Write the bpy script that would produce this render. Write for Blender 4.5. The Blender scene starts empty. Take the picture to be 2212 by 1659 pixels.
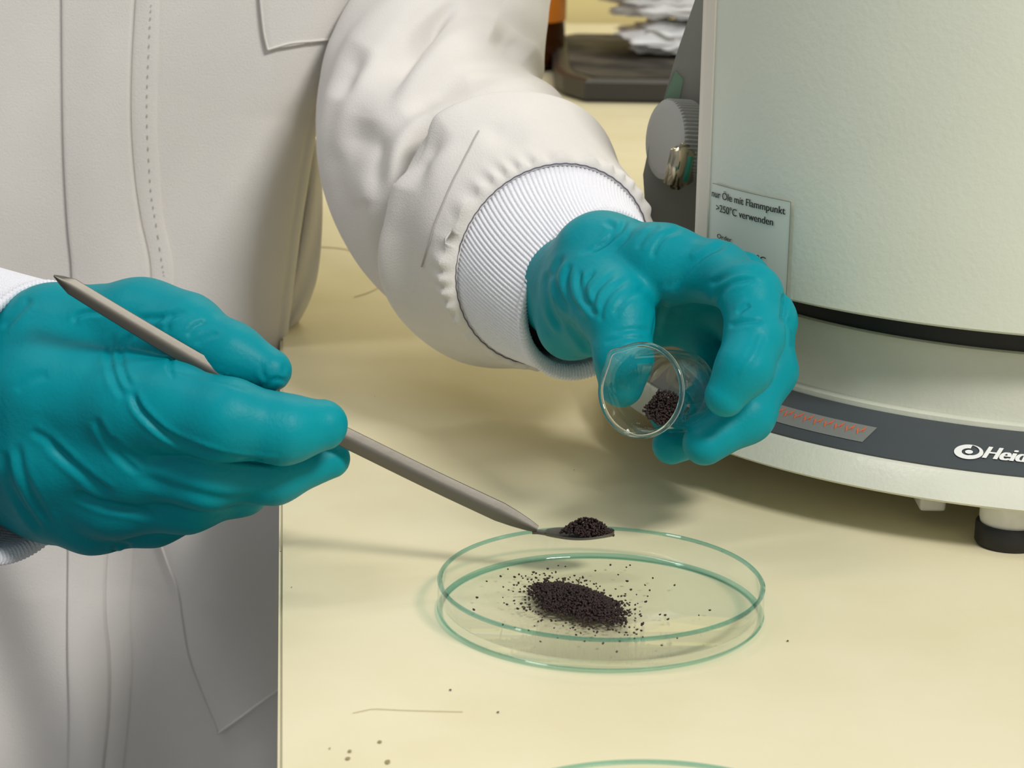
import bpy, bmesh, math, random
import numpy as np
from mathutils import Vector, Matrix, noise
random.seed(7); rng = np.random.default_rng(11)
scene = bpy.context.scene
col = scene.collection

# ------------------------------------------------------------------ camera
FPX, W, H = 4900.0, 2212, 1659
PITCH, ROLL = math.radians(15.2), math.radians(0.9)
CAM = np.array([0, 0, 0.241])                 # bench top is z = 0, metres
Fv = np.array([0, math.cos(PITCH), -math.sin(PITCH)])
R0 = np.array([1.0, 0, 0]); U0 = np.array([0, math.sin(PITCH), math.cos(PITCH)])
Rv = math.cos(ROLL)*R0 + math.sin(ROLL)*U0
Uv = math.cos(ROLL)*U0 - math.sin(ROLL)*R0
cd = bpy.data.cameras.new('camera'); cam = bpy.data.objects.new('camera', cd); col.objects.link(cam)
cd.sensor_width = 36; cd.lens = 36*FPX/W; cd.clip_start = 0.02
M = Matrix.Identity(4)
for i in range(3):
    M[i][0] = Rv[i]; M[i][1] = Uv[i]; M[i][2] = -Fv[i]; M[i][3] = CAM[i]
cam.matrix_world = M
scene.camera = cam
cd.dof.use_dof = True; cd.dof.focus_distance = 0.72; cd.dof.aperture_fstop = 32

# ------------------------------------------------------------------ world, lights, exposure
w = bpy.data.worlds.new('room_light'); scene.world = w; w.use_nodes = True
w.node_tree.nodes['Background'].inputs[0].default_value = (0.93, 0.96, 1.0, 1)
w.node_tree.nodes['Background'].inputs[1].default_value = 0.42
def area(name, loc, target, sx, sy, power, color):
    l = bpy.data.lights.new(name, 'AREA'); l.shape = 'RECTANGLE'; l.size = sx; l.size_y = sy
    l.energy = power; l.color = color
    o = bpy.data.objects.new(name, l); col.objects.link(o); o.location = loc
    o.rotation_euler = (Vector(target)-Vector(loc)).to_track_quat('-Z', 'Y').to_euler()
    return o
area('ceiling_lamp_front', (0.95, -0.60, 1.55), (0.0, 0.75, 0), 0.55, 0.30, 43, (1, 0.975, 0.93))
area('ceiling_lamp_left', (-0.75, 0.60, 1.70), (-0.1, 0.75, 0), 0.22, 0.9, 6, (1, 0.975, 0.93))
area('ceiling_lamp_rear', (0.3, 1.9, 1.70), (0.3, 1.9, 0), 1.1, 0.22, 11, (1, 0.97, 0.90))
vs = scene.view_settings
vs.view_transform = 'Standard'; vs.look = 'None'; vs.gamma = 1; vs.use_curve_mapping = False
vs.exposure = -0.26

# ------------------------------------------------------------------ helpers
def ray(x, y): return Fv + Rv*((x-W/2)/FPX) + Uv*((H/2-y)/FPX)
def V(x, y, Y):                                # a point seen at pixel (x,y), standing at distance Y into the room
    d = ray(x, y); return CAM + d*(Y/d[1])
def T(x, y, z=0.0):                            # the same, standing at height z
    d = ray(x, y); return CAM + d*((z-CAM[2])/d[2])
def mpp(Y): return (Y/math.cos(PITCH)*0.985)/FPX   # metres per pixel there (about)
def project(P):
    v = np.asarray(P)-CAM; k = v@Fv
    return np.stack([W/2+FPX*(v@Rv)/k, H/2-FPX*(v@Uv)/k], -1)

def mesh_obj(name, verts, faces, mat, parent=None, smooth=True):
    me = bpy.data.meshes.new(name)
    me.from_pydata([tuple(map(float, v)) for v in verts], [], [tuple(map(int, f)) for f in faces])
    me.update()
    if smooth: me.polygons.foreach_set('use_smooth', [True]*len(me.polygons))
    if mat: me.materials.append(mat)
    o = bpy.data.objects.new(name, me); col.objects.link(o)
    if parent: o.parent = parent
    return o
def bm_obj(name, bm, mat, parent=None, smooth=False):
    bmesh.ops.recalc_face_normals(bm, faces=bm.faces)
    me = bpy.data.meshes.new(name); bm.to_mesh(me); bm.free()
    if smooth: me.polygons.foreach_set('use_smooth', [True]*len(me.polygons))
    if mat: me.materials.append(mat)
    o = bpy.data.objects.new(name, me); col.objects.link(o)
    if parent: o.parent = parent
    return o
def empty(name, loc=(0, 0, 0)):
    o = bpy.data.objects.new(name, None); col.objects.link(o); o.location = loc; o.empty_display_size = 0.02
    return o
def adopt(root, *obs):                         # parts are modelled in world space; keep them there under a root at the base
    for o in obs:
        o.parent = root; o.matrix_parent_inverse = Matrix.Translation(root.location).inverted()
def tag(o, label=None, cat=None, group=None, kind=None):
    if label: o['label'] = label
    if cat: o['category'] = cat
    if group: o['group'] = group
    if kind: o['kind'] = kind
    return o
def loft(rings, closed=True, cap0=False, cap1=False):
    n = len(rings[0]); v = np.concatenate(rings); f = []
    m = n if closed else n-1
    for i in range(len(rings)-1):
        a, b = i*n, (i+1)*n
        for j in range(m):
            k = (j+1) % n
            f.append((a+j, a+k, b+k, b+j))
    if cap0: f.append(tuple(range(n))[::-1])
    if cap1: f.append(tuple(range((len(rings)-1)*n, len(rings)*n)))
    return v, f
def lathe(profile, center, n=96, closed_profile=True):
    rings = []
    for r, z in profile:
        a = np.linspace(0, 2*math.pi, n, endpoint=False)
        rings.append(np.stack([center[0]+r*np.cos(a), center[1]+r*np.sin(a), np.full(n, center[2]+z)], -1))
    if closed_profile: rings.append(rings[0])
    v, f = loft(rings)
    return v, f
def lathe_obj(name, profile, center, mat, parent=None, n=96, closed_profile=True, smooth=True, autos=True):
    v, f = lathe(profile, center, n, closed_profile)
    bm = bmesh.new(); vv = [bm.verts.new(p) for p in v]
    for q in f:
        try: bm.faces.new([vv[i] for i in q])
        except ValueError: pass
    bmesh.ops.remove_doubles(bm, verts=bm.verts, dist=1e-7)
    if autos:
        bmesh.ops.recalc_face_normals(bm, faces=bm.faces)
    o = bm_obj(name, bm, mat, parent, smooth)
    if smooth: sharp(o)
    return o
def sharp(o, ang=35):
    me = o.data
    bm = bmesh.new(); bm.from_mesh(me)
    for e in bm.edges:
        if len(e.link_faces) == 2 and e.calc_face_angle(0) > math.radians(ang): e.smooth = False
    bm.to_mesh(me); bm.free()
def box_bm(bm, lo, hi, bevel=0.0):
    r = bmesh.ops.create_cube(bm, size=1)
    for v in r['verts']:
        v.co = Vector([(lo[i]+hi[i])/2 + v.co[i]*(hi[i]-lo[i]) for i in range(3)])
    if bevel:
        es = list({e for v in r['verts'] for e in v.link_edges})
        bmesh.ops.bevel(bm, geom=es, offset=bevel, segments=3, affect='EDGES', profile=0.5)
def interp(pts, n):
    pts = np.asarray(pts, float)
    t = np.linspace(0, 1, len(pts)); u = np.linspace(0, 1, n)
    # Catmull-Rom
    out = []
    for q in u:
        s = q*(len(pts)-1); i = min(int(s), len(pts)-2); k = s-i
        p0 = pts[max(i-1, 0)]; p1 = pts[i]; p2 = pts[i+1]; p3 = pts[min(i+2, len(pts)-1)]
        out.append(0.5*((2*p1)+(-p0+p2)*k+(2*p0-5*p1+4*p2-p3)*k*k+(-p0+3*p1-3*p2+p3)*k**3))
    return np.array(out)
def vnormals(v, f):
    v = np.asarray(v); n = np.zeros_like(v)
    q = np.array([x if len(x) == 4 else (x[0], x[1], x[2], x[2]) for x in f if len(x) in (3, 4)])
    fn = np.cross(v[q[:, 2]]-v[q[:, 0]], v[q[:, 3]]-v[q[:, 1]])
    for k in range(4): np.add.at(n, q[:, k], fn)
    l = np.linalg.norm(n, axis=1, keepdims=True); l[l == 0] = 1
    return n/l
def strokes_disp(v, n, strokes, tp=5.0, ridge=0.28, gain=1.0):
    """folds pressed into a cloth or glove mesh: (points, width, depth in mm) ; depth < 0 is a ridge"""
    px = project(v); face = ((CAM-v)*n).sum(1) > 0
    d = np.zeros(len(v))
    for pts, wd, dep in strokes:
        P = interp(pts, max(8, 6*len(pts)))
        lo = P.min(0)-4*wd; hi = P.max(0)+4*wd
        idx = np.nonzero(face & (px > lo).all(1) & (px < hi).all(1))[0]
        if not len(idx): continue
        Q = px[idx]; best = np.full(len(idx), 1e9); tt = np.zeros(len(idx))
        for i in range(len(P)-1):
            a, b = P[i], P[i+1]; ab = b-a
            t = np.clip(((Q-a)@ab)/(ab@ab+1e-9), 0, 1)
            dd = np.hypot(*(Q-a-t[:, None]*ab).T)
            m = dd < best; best[m] = dd[m]; tt[m] = (i+t[m])/(len(P)-1)
        taper = np.clip(np.minimum(tt, 1-tt)*tp, 0, 1); taper = taper*taper*(3-2*taper)
        g = -np.exp(-(best/wd)**2) + ridge*np.exp(-((best-1.9*wd)/(0.9*wd))**2)
        d[idx] += g*taper*dep*gain*1e-3
    return v + n*d[:, None]

# ------------------------------------------------------------------ materials
def srgb(r, g, b):
    return tuple(((c/255/12.92) if c/255 <= 0.04045 else ((c/255+0.055)/1.055)**2.4) for c in (r, g, b)) + (1,)
def mat(name, color, rough=0.5, metal=0.0, noise_scale=0, noise_amt=0.0, color2=None, bump=0.0, bump_scale=200, spec=0.5, sheen=0.0, coords='Object', detail=4):
    m = bpy.data.materials.new(name); m.use_nodes = True
    nt = m.node_tree; b = nt.nodes['Principled BSDF']
    b.inputs['Base Color'].default_value = color; b.inputs['Roughness'].default_value = rough
    b.inputs['Metallic'].default_value = metal; b.inputs['Specular IOR Level'].default_value = spec
    if sheen: b.inputs['Sheen Weight'].default_value = sheen
    tc = nt.nodes.new('ShaderNodeTexCoord')
    if noise_scale:
        n = nt.nodes.new('ShaderNodeTexNoise'); n.inputs['Scale'].default_value = noise_scale; n.inputs['Detail'].default_value = detail
        nt.links.new(tc.outputs[coords], n.inputs['Vector'])
        mr = nt.nodes.new('ShaderNodeMapRange'); mr.inputs[1].default_value = 0.35; mr.inputs[2].default_value = 0.65
        nt.links.new(n.outputs['Fac'], mr.inputs[0])
        mx = nt.nodes.new('ShaderNodeMix'); mx.data_type = 'RGBA'
        c2 = color2 or tuple(c*(1-noise_amt) for c in color[:3])+(1,)
        mx.inputs[6].default_value = color; mx.inputs[7].default_value = c2
        nt.links.new(mr.outputs[0], mx.inputs[0]); nt.links.new(mx.outputs[2], b.inputs['Base Color'])
    if bump:
        n2 = nt.nodes.new('ShaderNodeTexNoise'); n2.inputs['Scale'].default_value = bump_scale; n2.inputs['Detail'].default_value = 3
        nt.links.new(tc.outputs[coords], n2.inputs['Vector'])
        bp = nt.nodes.new('ShaderNodeBump'); bp.inputs['Strength'].default_value = bump; bp.inputs['Distance'].default_value = 0.001
        nt.links.new(n2.outputs['Fac'], bp.inputs['Height']); nt.links.new(bp.outputs['Normal'], b.inputs['Normal'])
    return m
def thin_glass(name, tint, gloss=1.0, rough=0.0):
    """thin-walled clear glass: transmits straight, reflects by Fresnel"""
    m = bpy.data.materials.new(name); m.use_nodes = True; nt = m.node_tree; nt.nodes.clear()
    out = nt.nodes.new('ShaderNodeOutputMaterial'); mix = nt.nodes.new('ShaderNodeMixShader')
    tr = nt.nodes.new('ShaderNodeBsdfTransparent'); tr.inputs[0].default_value = tint
    gl = nt.nodes.new('ShaderNodeBsdfGlossy'); gl.inputs[0].default_value = (1, 1, 1, 1); gl.inputs['Roughness'].default_value = rough
    lw = nt.nodes.new('ShaderNodeLayerWeight'); lw.inputs[0].default_value = 0.5          # Schlick reflectance, same on both sides of the pane
    pw = nt.nodes.new('ShaderNodeMath'); pw.operation = 'POWER'; pw.inputs[1].default_value = 5.0
    mu = nt.nodes.new('ShaderNodeMath'); mu.operation = 'MULTIPLY_ADD'; mu.inputs[1].default_value = 0.8*gloss; mu.inputs[2].default_value = 0.04*gloss; mu.use_clamp = True
    nt.links.new(lw.outputs['Facing'], pw.inputs[0]); nt.links.new(pw.outputs[0], mu.inputs[0]); nt.links.new(mu.outputs[0], mix.inputs[0])
    nt.links.new(tr.outputs[0], mix.inputs[1]); nt.links.new(gl.outputs[0], mix.inputs[2]); nt.links.new(mix.outputs[0], out.inputs[0])
    return m
def real_glass(name, tint, rough=0.0):
    m = bpy.data.materials.new(name); m.use_nodes = True; b = m.node_tree.nodes['Principled BSDF']
    b.inputs['Base Color'].default_value = tint; b.inputs['Roughness'].default_value = rough
    b.inputs['Transmission Weight'].default_value = 1; b.inputs['IOR'].default_value = 1.47
    return m
MT = {}
MT['bench'] = mat('bench_laminate', srgb(233, 224, 190), 0.45, noise_scale=14, color2=srgb(226, 216, 178), bump=0.05, bump_scale=900)
MT['stain'] = mat('bench_stain', srgb(150, 136, 96), 0.6)
MT['speck'] = mat('dark_speck', srgb(60, 52, 40), 0.7)
MT['hair'] = mat('pale_scratch', srgb(188, 172, 126), 0.6)
MT['wall'] = mat('wall_paint', srgb(234, 218, 156), 0.7, noise_scale=6, noise_amt=0.04)
MT['floor'] = mat('floor_vinyl', srgb(120, 118, 116), 0.5, noise_scale=8, noise_amt=0.1)
MT['leg'] = mat('bench_steel', srgb(170, 172, 170), 0.45)
MT['coat'] = mat('coat_cotton', srgb(222, 218, 213), 0.85, noise_scale=40, noise_amt=0.035, bump=0.25, bump_scale=1600, spec=0.2, sheen=0.15)
MT['cuff'] = mat('cuff_knit', srgb(240, 240, 246), 0.9, bump=0.5, bump_scale=2500, spec=0.1, sheen=0.2)
MT['thread'] = mat('coat_thread', srgb(176, 170, 166), 0.9)
MT['thread_dark'] = mat('seam_thread_dark', srgb(92, 88, 110), 0.9)
MT['inner'] = mat('dark_knit', srgb(24, 22, 24), 0.95, bump=0.8, bump_scale=900)
MT['glove'] = mat('nitrile_glove', srgb(0, 142, 153), 0.45, noise_scale=30, color2=srgb(0, 134, 146), bump=0.12, bump_scale=700, spec=0.14)
MT['bathpaint'] = mat('bath_enamel', srgb(218, 222, 206), 0.33, noise_scale=25, noise_amt=0.03, bump=0.10, bump_scale=500)
MT['bathbase'] = mat('base_hammered', srgb(218, 219, 203), 0.27, noise_scale=60, noise_amt=0.04, bump=0.12, bump_scale=700)
MT['strip'] = mat('bath_trim', srgb(222, 214, 198), 0.5)
MT['black'] = mat('black_rubber', srgb(20, 20, 20), 0.55)
MT['band'] = mat('band_grey', srgb(72, 78, 82), 0.4)
MT['insert'] = mat('insert_grey', srgb(128, 130, 126), 0.45)
MT['orange'] = mat('orange_print', srgb(226, 104, 60), 0.5)
MT['white_print'] = mat('white_print', srgb(240, 240, 236), 0.5)
MT['ink'] = mat('black_ink', srgb(16, 30, 30), 0.6)
MT['sticker'] = mat('clear_sticker', srgb(219, 223, 209), 0.36)
MT['sticker_edge'] = mat('sticker_edge', srgb(128, 130, 122), 0.5)
MT['panel'] = mat('panel_grey', srgb(150, 148, 142), 0.5, noise_scale=20, noise_amt=0.1)
MT['knob'] = mat('knob_grey', srgb(160, 161, 158), 0.4)
MT['chrome'] = mat('clip_metal', srgb(196, 186, 160), 0.22, metal=1.0)
MT['green'] = mat('green_print', srgb(20, 116, 92), 0.4)
MT['greensticker'] = mat('green_sticker', srgb(120, 150, 126), 0.5)
MT['footwhite'] = mat('foot_plastic', srgb(222, 222, 214), 0.45, noise_scale=200, noise_amt=0.1)
MT['steel'] = mat('spatula_steel', srgb(112, 108, 100), 0.5, metal=1.0, bump=0.05, bump_scale=300)
MT['seed'] = mat('dark_seed', srgb(54, 36, 32), 0.6, noise_scale=900, color2=srgb(34, 24, 24), spec=0.35)
MT['tray'] = mat('tray_black', srgb(42, 40, 38), 0.45)
MT['traytop'] = mat('tray_mottled', srgb(28, 27, 24), 0.8, noise_scale=28, color2=srgb(84, 78, 66), detail=1)
MT['bag'] = mat('white_plastic', srgb(236, 236, 236), 0.45, spec=0.5)
MT['amber'] = mat('amber_glass', srgb(58, 28, 6), 0.12)
MT['amberlabel'] = mat('orange_label', srgb(196, 112, 20), 0.5)
MT['glass'] = thin_glass('petri_glass', (0.972, 0.985, 0.975, 1), 0.8)
MT['glass_rim'] = thin_glass('petri_rim_glass', (0.58, 0.81, 0.79, 1), 1.2, 0.05)
MT['glass_foot'] = thin_glass('petri_foot_glass', (0.70, 0.88, 0.86, 1), 1.2, 0.05)
MT['bglass'] = thin_glass('beaker_glass', (0.965, 0.98, 0.975, 1), 1.1)
MT['bglass_rim'] = real_glass('beaker_rim_glass', (0.95, 1.0, 0.98, 1))

# ------------------------------------------------------------------ the setting
def edgeX(Y): return -0.0568 + (Y-0.519)*(-0.0991+0.0568)/(0.937-0.519)
bench = empty('laboratory_bench', (0.5, 1.2, -0.9))
y0, y1, xr = 0.28, 2.24, 1.35
bm = bmesh.new()
pts = [(edgeX(y0), y0), (xr, y0), (xr, y1), (edgeX(y1), y1)]
top = [bm.verts.new((x, y, 0)) for x, y in pts]; bot = [bm.verts.new((x, y, -0.032)) for x, y in pts]
bm.faces.new(top); bm.faces.new(bot[::-1])
for i in range(4): bm.faces.new((top[i], bot[i], bot[(i+1) % 4], top[(i+1) % 4]))
bmesh.ops.recalc_face_normals(bm, faces=bm.faces)
bmesh.ops.bevel(bm, geom=list(bm.edges), offset=0.0012, segments=2, affect='EDGES')
wt = bm_obj('worktop', bm, MT['bench']); adopt(bench, wt)
for (x, y) in ((0.16, 0.36), (xr-0.1, 0.36), (xr-0.1, y1-0.1), (0.16, y1-0.1)):
    bm = bmesh.new(); box_bm(bm, (x-0.025, y-0.025, -0.9), (x+0.025, y+0.025, -0.032), 0.003)
    adopt(bench, bm_obj('leg', bm, MT['leg']))
tag(bench, 'cream laminate laboratory bench carrying dish and round bath', 'bench')
def blot(name, pxs, mt, r):
    bm = bmesh.new()
    for (x, y, s) in pxs:
        c = T(x, y, 0.0003); k = 9
        vs_ = [bm.verts.new((c[0]+r*s*math.cos(a)*(0.7+0.5*random.random()), c[1]+1.6*r*s*math.sin(a)*(0.7+0.5*random.random()), 0.0003)) for a in [2*math.pi*i/k for i in range(k)]]
        bm.faces.new(vs_)
    o = bm_obj(name, bm, mt); adopt(bench, o); o['kind'] = 'stuff'
blot('stain', [(755, 1622, 1), (751, 1638, 1.2), (820, 1602, 1), (838, 1645, 1.3), (712, 1616, 0.5)], MT['stain'], 0.0006)
blot('speck', [(973, 1490, 1), (1076, 1538, 1), (682, 566, 1.1), (606, 1191, .8), (1702, 1384, 1), (810, 856, .6), (1240, 1015, .6), (630, 1268, .5)], MT['speck'], 0.00035)
def scratch(pts, wd):
    P = interp([T(x, y, 0.0003) for x, y in pts], 24)
    bm = bmesh.new(); prev = None
    for i, p in enumerate(P):
        a = bm.verts.new((p[0], p[1]-wd, 0.0003)); b = bm.verts.new((p[0], p[1]+wd, 0.0003))
        if prev: bm.faces.new((prev[0], a, b, prev[1]))
        prev = (a, b)
    adopt(bench, bm_obj('scratch', bm, MT['hair']))
scratch([(762, 1540), (790, 1534), (812, 1531), (880, 1534), (1000, 1537)], 0.00016)
scratch([(690, 533), (740, 537), (790, 550), (815, 557)], 0.0007)
scratch([(765, 641), (800, 630), (835, 610), (856, 590)], 0.0007)

def plane_box(name, lo, hi, m):
    bm = bmesh.new(); box_bm(bm, lo, hi); return tag(bm_obj(name, bm, m), kind='structure')
plane_box('wall_back', (-2.2, 2.26, -0.9), (2.2, 2.36, 1.9), MT['wall'])
plane_box('floor', (-2.2, -0.6, -0.95), (2.2, 2.36, -0.9), MT['floor'])

# ------------------------------------------------------------------ round heating bath
BX, BY = 0.211, 0.850
def cyl_hit(x, y, r):                          # where the line of sight meets the bath wall: (angle, z)
    d = ray(x, y); ox, oy = CAM[0]-BX, CAM[1]-BY
    a = d[0]**2+d[1]**2; b = 2*(ox*d[0]+oy*d[1]); c = ox*ox+oy*oy-r*r
    disc = max(b*b-4*a*c, 0); t = (-b-math.sqrt(disc))/(2*a); p = CAM+d*t
    return math.atan2(p[1]-BY, p[0]-BX), p[2]
bath = empty('heating_bath', (BX, BY, 0))
BR = 0.160
wall = lathe_obj('bath_wall', [(0.001, 0.0695), (BR-0.0015, 0.0695), (BR, 0.0705), (BR, 0.255), (BR-0.002, 0.2575), (BR-0.009, 0.2575), (BR-0.011, 0.255), (BR-0.011, 0.235), (0.001, 0.235)], (BX, BY, 0), MT['bathpaint'], n=256)
th_edge, _z = cyl_hit(1513, 300, BR); XCUT = BX+BR*math.cos(th_edge)      # the curved shell ends in a flat side on the left
bm = bmesh.new(); bm.from_mesh(wall.data)
r_ = bmesh.ops.bisect_plane(bm, geom=list(bm.verts)+list(bm.edges)+list(bm.faces), plane_co=(XCUT, BY+BR*math.sin(th_edge), 0), plane_no=(-0.954, 0.30, 0), clear_outer=True)
bmesh.ops.holes_fill(bm, edges=[e for e in bm.edges if e.is_boundary], sides=0)
bmesh.ops.recalc_face_normals(bm, faces=bm.faces); bm.to_mesh(wall.data); bm.free(); sharp(wall); adopt(bath, wall)
adopt(bath, lathe_obj('gap_ring', [(0.001, 0.055), (0.1405, 0.0575), (0.1405, 0.072), (0.001, 0.072)], (BX, BY, 0), MT['black'], n=128))
adopt(bath, lathe_obj('base', [(0.001, 0.018), (0.1755, 0.0165), (0.1768, 0.0175), (0.1716, 0.0252), (0.1702, 0.0262), (0.1480, 0.0348), (0.1478, 0.0366), (0.1470, 0.0372), (0.1455, 0.0372), (0.1435, 0.0575), (0.1422, 0.0594), (0.1405, 0.0598), (0.001, 0.0598)], (BX, BY, 0), MT['bathbase'], n=192))
# dark slanted band round the base: s 0 (outer, low) .. 1 (inner, high)
P0, P1 = (0.1701, 0.02645), (0.1484, 0.03485)
nb = np.array([P1[1]-P0[1], P0[0]-P1[0]]); nb = nb/np.linalg.norm(nb)
nb = np.array([abs(nb[0]), abs(nb[1])])
def cone(th, s, off):
    r = P0[0]+(P1[0]-P0[0])*s + nb[0]*off; z = P0[1]+(P1[1]-P0[1])*s + nb[1]*off
    return (BX+r*math.cos(th), BY+r*math.sin(th), z)
def cone_hit(x, y):
    best = None
    for s in np.linspace(-0.2, 1.2, 300):
        z = P0[1]+(P1[1]-P0[1])*s; p = T(x, y, z); e = abs(math.hypot(p[0]-BX, p[1]-BY)-(P0[0]+(P1[0]-P0[0])*s))
        if best is None or e < best[0]: best = (e, math.atan2(p[1]-BY, p[0]-BX), s)
    return best[1], best[2]
adopt(bath, lathe_obj("band", [(P0[0], P0[1]-0.0002), (P0[0]+nb[0]*0.0004, P0[1]+nb[1]*0.0004), (P1[0]+nb[0]*0.0004, P1[1]+nb[1]*0.0004), (P1[0], P1[1]-0.0002)], (BX, BY, 0), MT["band"], n=192))
def cone_patch(name, poly, m, off, parent=None):     # poly in (angle, s), a thin plate on the band
    bm = bmesh.new()
    vs_ = [bm.verts.new((a, s, 0)) for a, s in poly]; bm.faces.new(vs_)
    bmesh.ops.triangulate(bm, faces=bm.faces)
    bmesh.ops.subdivide_edges(bm, edges=bm.edges, cuts=3, use_grid_fill=True)
    for v in bm.verts: v.co = Vector(cone(v.co.x, v.co.y, off))
    return bm_obj(name, bm, m)
ca = [cone_hit(*p) for p in ((1690, 874), (1895, 927), (1863, 958), (1660, 906))]
bm = bmesh.new(); g = []
for i in range(25):
    u = i/24
    lo = (ca[3][0]-0.10+(ca[2][0]-ca[3][0]+0.10)*u, ca[2][1]); hi = (ca[0][0]-0.10+(ca[1][0]-ca[0][0]+0.10)*u, ca[1][1])
    g.append((bm.verts.new(cone(lo[0], lo[1], 0.0006)), bm.verts.new(cone(hi[0], hi[1], 0.0006))))
for i in range(24): bm.faces.new((g[i][0], g[i+1][0], g[i+1][1], g[i][1]))
ins = bm_obj('name_insert', bm, MT['insert']); adopt(bath, ins)
def text_mesh(body, size, bold=0.0, shear=0.0, spacing=1.0):
    c = bpy.data.curves.new('t', 'FONT'); c.body = body; c.size = size; c.offset = bold; c.shear = shear; c.space_character = spacing
    o = bpy.data.objects.new('t', c); col.objects.link(o)
    dg = bpy.context.evaluated_depsgraph_get(); dg.update()
    me = bpy.data.meshes.new_from_object(o.evaluated_get(dg))
    v = np.array([p.co[:2] for p in me.vertices]); f = [tuple(p.vertices) for p in me.polygons]
    bpy.data.objects.remove(o); bpy.data.curves.remove(c); bpy.data.meshes.remove(me)
    return v, f
def text_on_cone(name, body, a0, a1, s0, s1, m, off, bold=0.02, shear=0.0, ref=None):
    v, f = text_mesh(body, 1.0, bold, shear)
    if ref: rv, _ = text_mesh(ref, 1.0, bold, shear)
    else: rv = v
    x0, x1 = v[:, 0].min(), rv[:, 0].max(); yb, yt = 0.0, 0.70
    P = []; FF = []
    for q, dx in enumerate((-0.05, -0.025, 0.0, 0.025, 0.05)):           # heavy italic strokes
        P += [cone(a0+(a1-a0)*(x+dx-x0)/(x1-x0), s0+(s1-s0)*(y-yb)/(yt-yb), off+q*2e-6) for x, y in v]; FF += [tuple(i+q*len(v) for i in t) for t in f]
    o = mesh_obj(name, P, FF, m, smooth=False); adopt(bath, o); return o
# orange print on the insert (too faded to read): a row of short slanted strokes
def orange_marks():
    a = cone_hit(1690, 903); b = cone_hit(1850, 944)
    bm = bmesh.new(); n = 9
    for i in range(n):
        th = a[0]-0.02+(b[0]-a[0]+0.02)*i/(n-1); s = b[1]+0.10
        dw = 0.017
        for (da, ds, e, t) in ((-dw*.5, .03, dw*.45, -.11), (dw*0.05, -.02, dw*.42, .09), (dw*.3, .10, dw*.2, -.14)):
            q = [(th+da, s+ds), (th+da+e, s+ds+t), (th+da+e, s+ds+t+0.055), (th+da, s+ds+0.055)]
            bm.faces.new([bm.verts.new(cone(x, y, 0.0008)) for x, y in q])
    o = bm_obj('orange_lettering', bm, MT['orange']); o['kind'] = 'stuff'; adopt(bath, o)
orange_marks()
la = cone_hit(2060, 980); lb = cone_hit(2122, 990); sm = (cone_hit(2091, 964)[1], cone_hit(2091, 996)[1])
cxa = (la[0]+lb[0])/2; csm = (sm[0]+sm[1])/2; ra = (lb[0]-la[0])/2; rs = (sm[0]-sm[1])/2
def emblem():
    bm = bmesh.new(); n = 64
    def pt(a, k, dx=0, dy=0): return bm.verts.new(cone(cxa+ra*(k*math.cos(a)+dx), csm+rs*(k*math.sin(a)+dy), 0.0008))
    prev = None; first = None
    for i in range(n+1):                               # crescent ring: thick at left and below, thin at upper right
        a = math.pi*0.47+2*math.pi*i/n
        u = i/n
        th = 0.48*(1-u)**0.8*1.0 + 0.06
        th = 0.52 if u < 0.55 else 0.52*(1-(u-0.55)/0.45)+0.05
        cur = (pt(a, 1.0), pt(a, 1.0-th))
        if prev: bm.faces.new((prev[0], cur[0], cur[1], prev[1]))
        prev = cur
    c = [pt(2*math.pi*i/20, 0.27, 0.02, 0.0) for i in range(20)]; bm.faces.new(c)
    o = bm_obj('emblem', bm, MT['white_print']); adopt(bath, o)
emblem()
ta = cone_hit(2122, 994); tb = cone_hit(2208, 1003)
text_on_cone('maker_name', 'Heidolph', cone_hit(2124, 990)[0], cone_hit(2194, 1000)[0], cone_hit(2150, 996)[1], cone_hit(2150, 970)[1], MT['white_print'], 0.0008, 0.0, 0.25, ref='Hei')
# feet
def foot(px, py, rr):
    c = T(px, py, 0.0); c = (c[0], c[1]+rr, 0)
    f = lathe_obj('foot', [(0.0005, 0.007), (rr*0.86, 0.007), (rr*0.9, 0.009), (rr*0.9, 0.0185), (0.0005, 0.0185)], c, MT['footwhite'], n=40)
    adopt(bath, f)
    g_ = lathe_obj('rubber_foot', [(0.0005, 0.0002), (rr*0.95, 0.0002), (rr, 0.001), (rr, 0.007), (rr*0.97, 0.0075), (0.0005, 0.0075)], c, MT['black'], n=40)
    g_.parent = f
    return c
fc = foot(2195, 1198, 0.0112)
ang = math.atan2(fc[1]-BY, fc[0]-BX); fr_ = math.hypot(fc[0]-BX, fc[1]-BY)
for k in (1, 2):
    c = (BX+fr_*math.cos(ang+k*2.0944), BY+fr_*math.sin(ang+k*2.0944), 0); rr = 0.0112
    f = lathe_obj('foot', [(0.0005, 0.007), (rr*0.86, 0.007), (rr*0.9, 0.009), (rr*0.9, 0.0185), (0.0005, 0.0185)], c, MT['footwhite'], n=40); adopt(bath, f)
    g_ = lathe_obj('rubber_foot', [(0.0005, 0.0002), (rr*0.95, 0.0002), (rr, 0.001), (rr, 0.007), (rr*0.97, 0.0075), (0.0005, 0.0075)], c, MT['black'], n=40); g_.parent = f
a = V(1985, 1070, 0.715); b = V(2040, 1100, 0.715)
bm = bmesh.new(); box_bm(bm, (a[0], 0.712, b[2]), (b[0], 0.726, 0.019), 0.0012); adopt(bath, bm_obj('stop_block', bm, MT['footwhite'], smooth=True))
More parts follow.
